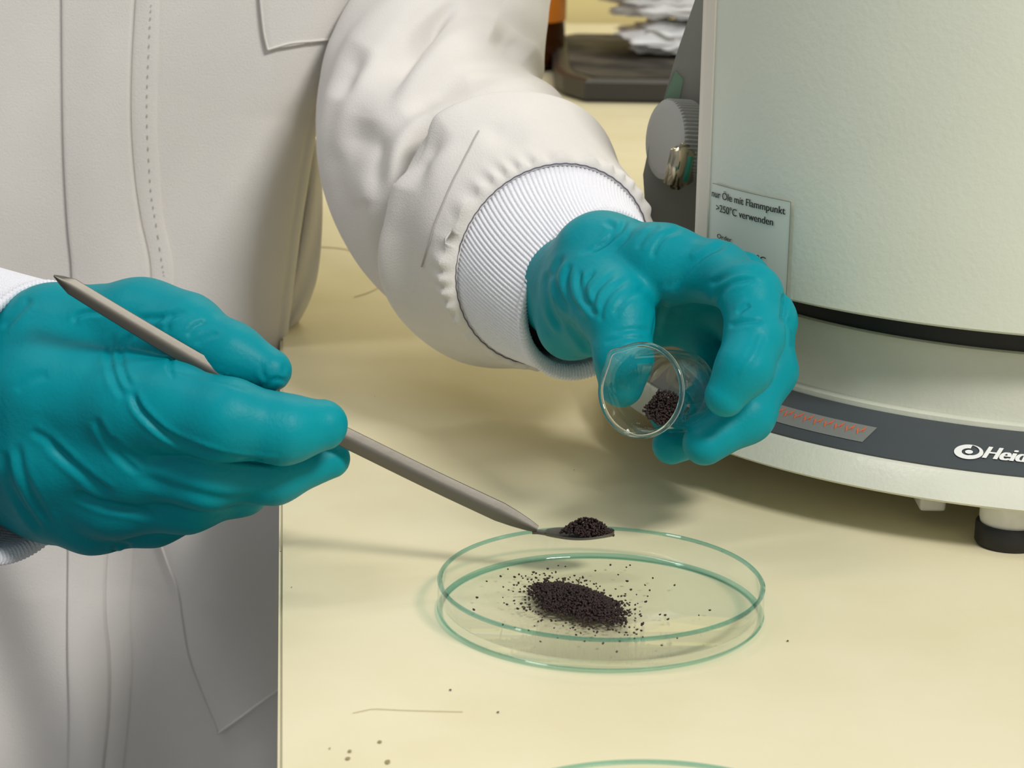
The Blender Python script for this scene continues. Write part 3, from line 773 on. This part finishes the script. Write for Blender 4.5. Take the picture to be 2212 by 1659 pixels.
palmA = [[(-70, 800, .700, 120), (120, 735, .684, 118), (310, 702, .674, 94), (400, 722, .667, 82)],
         [(-70, 840, .695, 130), (110, 850, .672, 130), (290, 872, .655, 108)],
         [(-70, 900, .695, 140), (120, 960, .672, 132), (280, 975, .660, 108)],
         [(-60, 960, .700, 130), (120, 1030, .680, 122), (250, 1060, .670, 102)],
         [(-50, 980, .705, 120), (110, 1060, .690, 110), (200, 1098, .680, 98)]]
digitsA = [[(300, 702, .674, 92), (400, 722, .666, 82), (500, 765, .660, 66), (582, 800, .657, 48)],
           [(285, 868, .655, 104), (360, 878, .650, 98), (490, 905, .641, 88), (615, 928, .642, 74), (697, 918, .646, 56)],
           [(290, 985, .662, 104), (440, 1010, .654, 88), (590, 1018, .658, 70), (712, 990, .663, 46)],
           [(240, 1060, .670, 100), (400, 1070, .664, 82), (520, 1050, .676, 62), (600, 1020, .685, 45)],
           [(200, 1100, .680, 98), (330, 1105, .682, 74), (450, 1080, .692, 55)]]
def c1(*p): return [(x/2.37, 550+y/2.37) for x, y in p]
strokesA = [
    (c1((670, 690), (720, 800), (850, 920), (1000, 990), (1150, 1035)), 7, 1.7),
    (c1((960, 975), (1150, 1035), (1300, 1055), (1430, 1068)), 6, 1.1),
    (c1((80, 700), (150, 640), (250, 610)), 10, 0.4),
    (c1((150, 900), (260, 960), (380, 1080)), 8, 0.6),
    (c1((560, 930), (640, 1010), (760, 1080)), 7, 0.6),
    (c1((1000, 460), (1060, 420), (1120, 400)), 6, 0.4),
    (c1((760, 420), (790, 350), (840, 310)), 6, 0.5),
    (c1((480, 830), (540, 940), (620, 1040), (720, 1120)), 8, 1.0),
    (c1((230, 950), (350, 1060), (470, 1160), (580, 1240)), 9, 1.1),
    (c1((370, 1210), (500, 1270), (640, 1300), (800, 1330)), 9, 1.2),
    (c1((590, 400), (560, 520), (590, 650), (640, 740)), 8, 0.7),
    (c1((690, 400), (620, 480), (630, 600), (670, 690)), 7, 0.7),
    (c1((370, 350), (400, 310), (470, 295), (540, 300)), 6, 0.8),
    (c1((700, 330), (820, 320), (960, 290)), 7, 0.6),
    (c1((960, 420), (1000, 370), (1060, 345)), 6, 0.6),
    (c1((860, 400), (860, 340), (900, 300)), 6, 0.5),
    (c1((20, 1000), (40, 1150), (120, 1300), (230, 1430)), 9, 1.0),
    (c1((90, 960), (110, 1100), (180, 1260), (280, 1420)), 9, 0.8),
    (c1((0, 380), (90, 290), (160, 220)), 9, 0.9),
    (c1((1350, 690), (1400, 640), (1480, 650)), 5, 0.5),
    (c1((1340, 560), (1345, 610), (1370, 640)), 5, 0.5),
    (c1((1460, 560), (1450, 620)), 5, 0.4),
    (c1((880, 520), (870, 580), (890, 640)), 5, 0.8),
    (c1((580, 1540), (600, 1490), (680, 1500)), 6, 0.8),
    (c1((820, 560), (960, 600), (1150, 640), (1300, 690)), 8, 0.6),
    (c1((700, 1130), (900, 1200), (1150, 1260), (1350, 1240)), 12, 0.9),
]
gA = build_hand('glove', palmA, digitsA, 0.006, 0.0009, 0.0040, strokesA, wr=0.00018, seed=9)
gA['label'] = 'teal glove on the hand gripping the spatula'

# ------------------------------------------------------------------ lab coat
CY = 0.930                                              # front of the coat
def right_edge(z):                                      # how far the front panel reaches to the right
    zs = [-0.6, -0.034, -0.031, 0.001, 0.02, 0.045, 0.07, 0.088, 0.10, 0.11, 0.125, 0.16, 0.22, 0.5]
    es = [-0.070, -0.080, -0.1025, -0.1025, -0.1000, -0.0965, -0.0925, -0.0895, -0.0865, -0.081, -0.074, -0.058, -0.045, -0.03]
    return np.interp(z, zs, es)
def front(X, z):
    Xl, Xr_ = -0.46, right_edge(z)
    u = np.clip((X-Xl)/(Xr_-Xl), 0, 1)
    y = CY+0.022*u**34+0.08*(1-u)**6
    y += 0.0022*np.sin(38*X+9*z+1.0)*np.sin(6*z+0.5)+0.0016*np.sin(75*X-22*z)
    y += 0.0010*np.sin(-60*X+50*z+2)
    lowz = np.clip((-z-0.01)/0.1, 0, 1)
    y += lowz*(0.008*np.sin(85*(X+0.14)+22*z)+0.010*np.clip((X+0.19)/0.1, 0, 1))
    return y
zs = np.concatenate([np.linspace(-0.62, -0.30, 30, endpoint=False), np.linspace(-0.30, 0.26, 260), np.linspace(0.265, 0.46, 20)])
rings = []
for z in zs:
    Xr_ = right_edge(z); Xl = -0.46
    X = Xl+(Xr_-Xl)*(1-(1-np.linspace(0, 1, 230))**1.6)
    Yf = front(X, z)
    ya = Yf[-1]
    t = np.linspace(0, math.pi/2, 14)[1:]
    sx_ = Xr_+0.004*np.sin(np.minimum(t*2, math.pi)); sy_ = ya+0.006+0.03*(1-np.cos(t))
    xb = np.linspace(Xr_-0.012, Xl+0.02, 16); yb_ = np.full(16, ya+0.16)-0.02*np.cos(np.linspace(-1.5, 1.5, 16))*-1
    xx = np.concatenate([X, sx_, xb]); yy = np.concatenate([Yf, sy_, yb_])
    rings.append(np.stack([xx, yy, np.full(len(xx), z)], -1))
person = empty('person', (-0.25, 1.02, -0.62))
v, f = loft(rings, cap0=True, cap1=True)
coat = mesh_obj('lab_coat', v, f, MT['coat']); adopt(person, coat)
tag(person, 'person in white lab coat and teal gloves holding beaker and spatula', 'person')
adopt(person, gA, gB)
def sub(o): o.parent = coat; o.matrix_parent_inverse = (coat.matrix_parent_inverse).inverted() if False else Matrix.Translation(person.location).inverted() @ Matrix.Identity(4) if False else Matrix.Identity(4)
def sub(o):
    bpy.context.view_layer.update(); o.parent = coat; o.matrix_parent_inverse = coat.matrix_world.inverted()
# side panel of the coat, in shade behind the front edge, hanging over the bench edge
sp = [(668, 255, 655), (690, 330, 640), (696, 400, 625), (697, 460, 615), (693, 540, 605), (683, 610, 598), (660, 670, 592), (632, 715, 588), (603, 752, 585)]
sp = interp(sp, 40); rings = []
for (xr_p, y, xl_p) in sp:
    row = []
    for i in range(15):
        s = i/14
        row.append(V(xl_p+(xr_p-xl_p)*s, y, 0.985-0.012*math.sin(math.pi*s)+0.002*math.sin(12*s+y*0.02)))
    for i in range(14, -1, -1):
        s = i/14
        p = V(xl_p+(xr_p-xl_p)*s, y, 0.985-0.012*math.sin(math.pi*s)+0.002*math.sin(12*s+y*0.02)); row.append(p+np.array([-0.001, 0.0035+0.02*(1-s), 0]))
    rings.append(np.array(row))
v, f = loft(rings, cap0=True, cap1=True); sub(mesh_obj('side_panel', v, f, MT['coat']))

def on_coat(x, y, off):
    d = ray(x, y); t = CY/d[1]
    for _ in range(6):
        p = CAM+d*t; t = float(front(p[0], p[2]))/d[1]
    p = CAM+d*t; return p+np.array([0, -off, 0])
def cloth_patch(name, left, right, off, nx, ny, m=None, lift=0.0):
    """a layer of cloth sewn on the coat between two outlines running top to bottom"""
    Lp, Rp = interp(left, ny), interp(right, ny); rings = []
    for a, b in zip(Lp, Rp):
        row = [on_coat(*(a+(b-a)*i/(nx-1)), off*(0.85 if i in (0, nx-1) else 1)+lift*math.sin(math.pi*i/(nx-1))) for i in range(nx)]
        row += [on_coat(*(a+(b-a)*i/(nx-1)), -0.0012) for i in range(nx-1, -1, -1)]
        rings.append(np.array(row))
    v, f = loft(rings, cap0=True, cap1=True)
    o = mesh_obj(name, v, f, m or MT['coat']); sharp(o, 50); sub(o); return o
cloth_patch('front_placket', [(136, -60), (137, 150), (140, 330), (148, 480), (158, 600), (158, 800), (152, 1000), (149, 1200), (148, 1400), (152, 1560), (150, 1720)],
            [(294, -60), (283, 120), (281, 260), (289, 380), (302, 470), (324, 600), (300, 800), (250, 1000), (229, 1200), (226, 1320), (235, 1420), (234, 1540), (215, 1720)], 0.0022, 40, 160, lift=0.0012)
cloth_patch('front_edge', [(298, -60), (287, 120), (285, 260), (293, 380), (306, 470), (328, 600), (304, 800), (254, 1000), (233, 1200), (230, 1320), (239, 1420), (238, 1540), (219, 1720)],
            [(345, -60), (341, 120), (337, 260), (344, 380), (352, 470), (374, 600), (350, 800), (300, 1000), (285, 1200), (280, 1320), (285, 1420), (280, 1540), (260, 1720)], 0.0008, 12, 120, lift=0.0004)
cloth_patch('chest_pocket', [(561, -70), (563, -20), (566, 20), (572, 70), (580, 106)], [(800, -70), (785, -20), (770, 20), (750, 55), (726, 82)], 0.0022, 24, 40)
cloth_patch('hip_pocket', [(320, 1090), (362, 1210), (384, 1270), (395, 1340), (408, 1415), (435, 1490), (472, 1580)], [(640, 1050), (640, 1150), (640, 1250), (640, 1320), (640, 1390), (640, 1440), (635, 1462)], 0.0022, 30, 60)
def hem(name, pts, off, r_, n=50):
    P = np.array([on_coat(x, y, off) for x, y in pts_dense(pts, n)]); rings = []
    for i_, p in enumerate(P):
        t = P[min(i_+1, len(P)-1)]-P[max(i_-1, 0)]; t /= np.linalg.norm(t)
        a = np.cross(t, Fv); a /= np.linalg.norm(a); b = np.cross(a, t)
        th = np.linspace(0, 2*math.pi, 8, endpoint=False); rings.append(p+a*(r_*np.cos(th))[:, None]+b*(r_*np.sin(th))[:, None])
    v, f = loft(rings, cap0=True, cap1=True); sub(mesh_obj(name, v, f, MT['coat']))
def pts_dense(pts, n): return interp(pts, n)
hem('pocket_hem', [(320, 1090), (362, 1210), (384, 1270), (395, 1340), (408, 1415), (435, 1490), (472, 1580)], 0.0023, 0.00055)
hem('pocket_hem', [(472, 1580), (520, 1546), (560, 1516), (635, 1462)], 0.0023, 0.00055)
hem('pocket_hem', [(561, -70), (563, -20), (566, 20), (572, 70), (580, 106)], 0.0023, 0.00050)
hem('pocket_hem', [(580, 106), (630, 92), (680, 87), (726, 82)], 0.0023, 0.00050)
sts = interp([(328, 10), (325, 60), (322, 130), (319, 200), (319, 270), (323, 350), (328, 420), (338, 480), (350, 560), (356, 595)], 60)
bm = bmesh.new()
for i in range(0, 59, 2):
    p = on_coat(*sts[i], 0.0016); q = on_coat(*(sts[i]*0.35+sts[i+1]*0.65), 0.0016); r_ = 0.00024
    a_ = [bm.verts.new(p+np.array([r_*c, -abs(r_*s), 0])) for c, s in ((-1, 0), (0, 1), (1, 0))]
    b_ = [bm.verts.new(q+np.array([r_*c, -abs(r_*s), 0])) for c, s in ((-1, 0), (0, 1), (1, 0))]
    bm.faces.new((a_[0], a_[1], b_[1], b_[0])); bm.faces.new((a_[1], a_[2], b_[2], b_[1]))
o = bm_obj('stitching', bm, MT['thread']); o['kind'] = 'stuff'; sub(o)

# ------------------------------------------------------------------ sleeve of the arm reaching to the beaker
def frames(path):
    P = np.array(path); Tn = np.gradient(P, axis=0); Tn /= np.linalg.norm(Tn, axis=1, keepdims=True)
    out = []
    for p, t in zip(P, Tn):
        a = np.cross(t, Fv); a /= np.linalg.norm(a); b = np.cross(a, t); out.append((p, t, a, b))
    return out
SLV = [  # px, py, Y, radius (m)
    (1010, -330, 1.000, 0.050), (992, -150, 0.985, 0.046), (968, 20, 0.965, 0.0425), (935, 170, 0.935, 0.0455), (948, 300, 0.900, 0.0490), (1005, 405, 0.866, 0.0490),
    (1075, 480, 0.836, 0.0465), (1140, 530, 0.812, 0.0435), (1195, 572, 0.790, 0.0385)]
S = interp([(x, y, Y*1000, r*1e5) for x, y, Y, r in SLV], 220)
path = [V(a, b, c/1000) for a, b, c, _ in S]; fr = frames(path); rad = S[:, 3]/1e5
rings = []; nS = 420
for i, ((p, t, a, b), r) in enumerate(zip(fr, rad)):
    u = i/219; th = np.linspace(0, 2*math.pi, nS, endpoint=False)
    # fold where the forearm cloth overlaps the upper sleeve
    fold = 0.0085/(1+np.exp(-(u-0.775)*500))*math.exp(-max(0, u-0.775)*8.0)-0.0075*math.exp(-((u-0.750)/0.030)**2)
    rr = r*np.ones(nS)+fold
    rr = rr*(1+0.030*np.sin(2*th+4*u*3)+0.020*np.sin(3*th+7*u*3))
    rr += 0.0018*np.sin(5*th+26*u)*math.sin(math.pi*u)
    gat = math.exp(-((u-1.0)/0.035)**2)
    rr += gat*(0.0009*np.sin(34*th+3*np.sin(5*th))+0.0006)
    rings.append(p+a*(rr*np.cos(th))[:, None]+b*(rr*np.sin(th))[:, None])
p, t, a, b = fr[-1]; th = np.linspace(0, 2*math.pi, nS, endpoint=False)
for dz_, dr_ in ((0.0012, -0.0006), (0.0008, -0.0020), (-0.004, -0.0034)):      # hem turned in under the cuff seam
    rr = np.full(nS, rad[-1]+dr_); rings.append(p+t*dz_+a*(rr*np.cos(th))[:, None]+b*(rr*np.sin(th))[:, None])
v, f = loft(rings, cap0=True)
def c4(*p): return [(600+x/2.553, y/2.553) for x, y in p]
nn_ = vnormals(v, f)
cen = np.repeat(np.concatenate([np.array(path), np.array(path[-1:]*3)]), nS, 0)
if ((v-cen)*nn_).sum() < 0: f = [q[::-1] for q in f]; nn_ = -nn_
strokesS = [
    (c4((1010, 10), (860, 120), (720, 270), (600, 440), (510, 620)), 20, 4.5),
    (c4((1010, 10), (860, 120), (740, 230), (620, 400)), 8, 4.5),
    (c4((560, 250), (480, 450), (400, 680), (340, 900)), 26, -3.0),
    (c4((480, 250), (400, 400), (330, 560)), 24, 3.0),
    (c4((520, 650), (510, 850), (480, 1100)), 24, 3.0),
    (c4((660, 1300), (640, 1050), (720, 800), (900, 620), (1180, 430)), 20, -2.6),
    (c4((700, 1050), (780, 850), (930, 690)), 18, 3.2),
    (c4((1180, 160), (1290, 210), (1400, 300)), 24, 3.0),
    (c4((960, 330), (1100, 350), (1300, 370)), 12, 1.2),
    (c4((700, 640), (850, 520), (1050, 440)), 24, 2.0),
    (c4((420, 760), (440, 950), (480, 1150)), 20, -1.6),
    (c4((1190, 660), (1230, 740), (1400, 750)), 18, 1.2),
    (c4((860, 1300), (950, 1310), (1010, 1290)), 16, 1.2),
]
v = strokes_disp(v, nn_, [(p_, w_*1.35, d_) for p_, w_, d_ in strokesS], tp=2.4, ridge=0.15, gain=1.35)
o = mesh_obj('sleeve', v, f, MT['coat']); sub(o)
def on_mesh(v, n, pts, off):                              # nearest visible point of a mesh under a pixel
    px = project(v); fc_ = ((CAM-v)*n).sum(1) > 0; iv = np.nonzero(fc_)[0]; out = []
    for q in pts:
        d = np.hypot(*(px[iv]-q).T); k = iv[np.argsort(d)[:6]]; out.append(v[k].mean(0)+n[k].mean(0)*off)
    return np.array(out)
sn = vnormals(v, f)
seam = on_mesh(v, sn, interp([(1034, 284), (1010, 330), (975, 400), (946, 470), (928, 525), (912, 575)], 50), 0.0003)
for _ in range(4): seam[1:-1] = (seam[:-2]+2*seam[1:-1]+seam[2:])/4
rings = []
for (p, t, a, b) in frames(seam):
    th = np.linspace(0, 2*math.pi, 8, endpoint=False); rings.append(p+a*(0.00028*np.cos(th))[:, None]+b*(0.00028*np.sin(th))[:, None])
vv_, ff_ = loft(rings); sub(mesh_obj('sleeve_seam', vv_, ff_, MT['thread']))

def rib_cuff(name, c0, c1, r0, r1, nrm0, nrm1, ribs, wave, flip=False):
    """knitted cuff from the seam (c0) to the open rolled end (c1)"""
    n = ribs*8; th = np.linspace(0, 2*math.pi, n, endpoint=False); rings = []
    spec = []
    for i in range(22): spec.append((i/21.0, 0.0, 0.0006, 1))
    for q in np.linspace(0.15, math.pi*1.15, 9): spec.append((1.0+0.0022*math.sin(q)/np.linalg.norm(c1-c0), 0.0020*(1-math.cos(q))*-1+0.0012*math.sin(q), 0.0009, 1))
    for i in range(6): spec.append((1.0-0.16*(i+1), -0.0040, 0.0003, 1))
    for (u, dr, amp, _) in spec:
        uu = min(max(u, 0), 1)
        c = c0+(c1-c0)*u; nn = nrm0+(nrm1-nrm0)*uu; nn = nn/np.linalg.norm(nn)
        a = np.cross(nn, Fv); a /= np.linalg.norm(a); b = np.cross(a, nn)
        sg = uu*uu*(3-2*uu)
        r = r0+(r1-r0)*(0.75*uu+0.25*sg)+dr
        rr = r*(1+wave*np.sin(2*th+0.6)*uu+0.5*wave*np.sin(3*th+2)*uu)+amp*np.abs(np.sin(ribs*th/2+1.2*np.sin(3*th+2*uu)))-amp*0.5
        rings.append(c+a*(rr*np.cos(th))[:, None]+b*(rr*np.sin(th))[:, None])
    v, f = loft(rings)
    nn_ = vnormals(v, f); 
    if ((v[:n]-c0)*nn_[:n]).sum() < 0: f = [q[::-1] for q in f]
    o = mesh_obj(name, v, f, MT['cuff']); sub(o)
    return rings
pe, te = fr[-1][0], fr[-1][1]
n0 = te; n1 = (Rv*0.62-Uv*0.30-Fv*0.72); n1 /= np.linalg.norm(n1)
ce = V(1272, 636, 0.768)
rib_cuff('rib_cuff', pe-te*0.002, ce, rad[-1]-0.0016, 0.0305, n0, n1, 130, 0.03)
# seam thread round the cuff
th = np.linspace(0, 2*math.pi, 260, endpoint=False); a, b = fr[-1][2], fr[-1][3]; rr = []
for q in range(7):
    w_ = 2*math.pi*q/6
    R_ = rad[-1]-0.0012+0.00022*math.cos(w_)+0.00012*np.sin(60*th); rr.append(pe+te*(0.00022*math.sin(w_)+0.0011)+a*(R_*np.cos(th))[:, None]+b*(R_*np.sin(th))[:, None])
v, f = loft(rr); sub(mesh_obj('cuff_seam', v, f, MT['thread_dark']))
# dark jumper sleeve inside the coat sleeve
inn = interp([V(1090, 500, .83), V(1180, 580, .795), V(1225, 625, .778)], 12); rings = []
for (p, t, a, b) in frames(inn):
    th = np.linspace(0, 2*math.pi, 48, endpoint=False); rings.append(p+a*(0.0235*np.cos(th))[:, None]+b*(0.0235*np.sin(th))[:, None])
v, f = loft(rings, cap0=True, cap1=True); o = mesh_obj('inner_sleeve', v, f, MT['inner']); adopt(person, o)

# ------------------------------------------------------------------ sleeve and cuff of the near arm (mostly out of frame)
nA = Rv*0.88-Uv*0.16-Fv*0.42; nA /= np.linalg.norm(nA)
cA = V(50, 916, 0.690); cA0 = cA-nA*0.045
rib_cuff('rib_cuff', cA0, cA, 0.0490, 0.0445, nA, nA, 150, 0.03)
arm = interp([cA0+nA*0.001, cA0-nA*0.06+np.array([0, .01, 0.01]), cA0-nA*0.14+np.array([-.01, .05, 0.04]), np.array([-0.42, 0.90, 0.20]), np.array([-0.44, 1.0, 0.33])], 50); rings = []
rA = np.interp(np.linspace(0, 1, 50), [0, .06, .3, 1], [0.047, 0.054, 0.056, 0.062])
for (p, t, a, b), r in zip(frames(arm), rA):
    th = np.linspace(0, 2*math.pi, 90, endpoint=False); rr = r*(1+0.03*np.sin(3*th)+0.02*np.sin(5*th+1)); rings.append(p+a*(rr*np.cos(th))[:, None]+b*(rr*np.sin(th))[:, None])
v, f = loft(rings, cap1=True)
nn_ = vnormals(v, f)
if ((v-np.repeat(arm, 90, 0))*nn_).sum() < 0: f = [q[::-1] for q in f]
sub(mesh_obj('sleeve', v, f, MT['coat']))
inn = interp([cA0-nA*0.05, cA0, cA-nA*0.008], 10); rings = []
for (p, t, a, b) in frames(inn):
    th = np.linspace(0, 2*math.pi, 48, endpoint=False); rings.append(p+a*(0.030*np.cos(th))[:, None]+b*(0.036*np.sin(th))[:, None])
v, f = loft(rings, cap0=True, cap1=True); o = mesh_obj('inner_sleeve', v, f, MT['inner']); adopt(person, o)
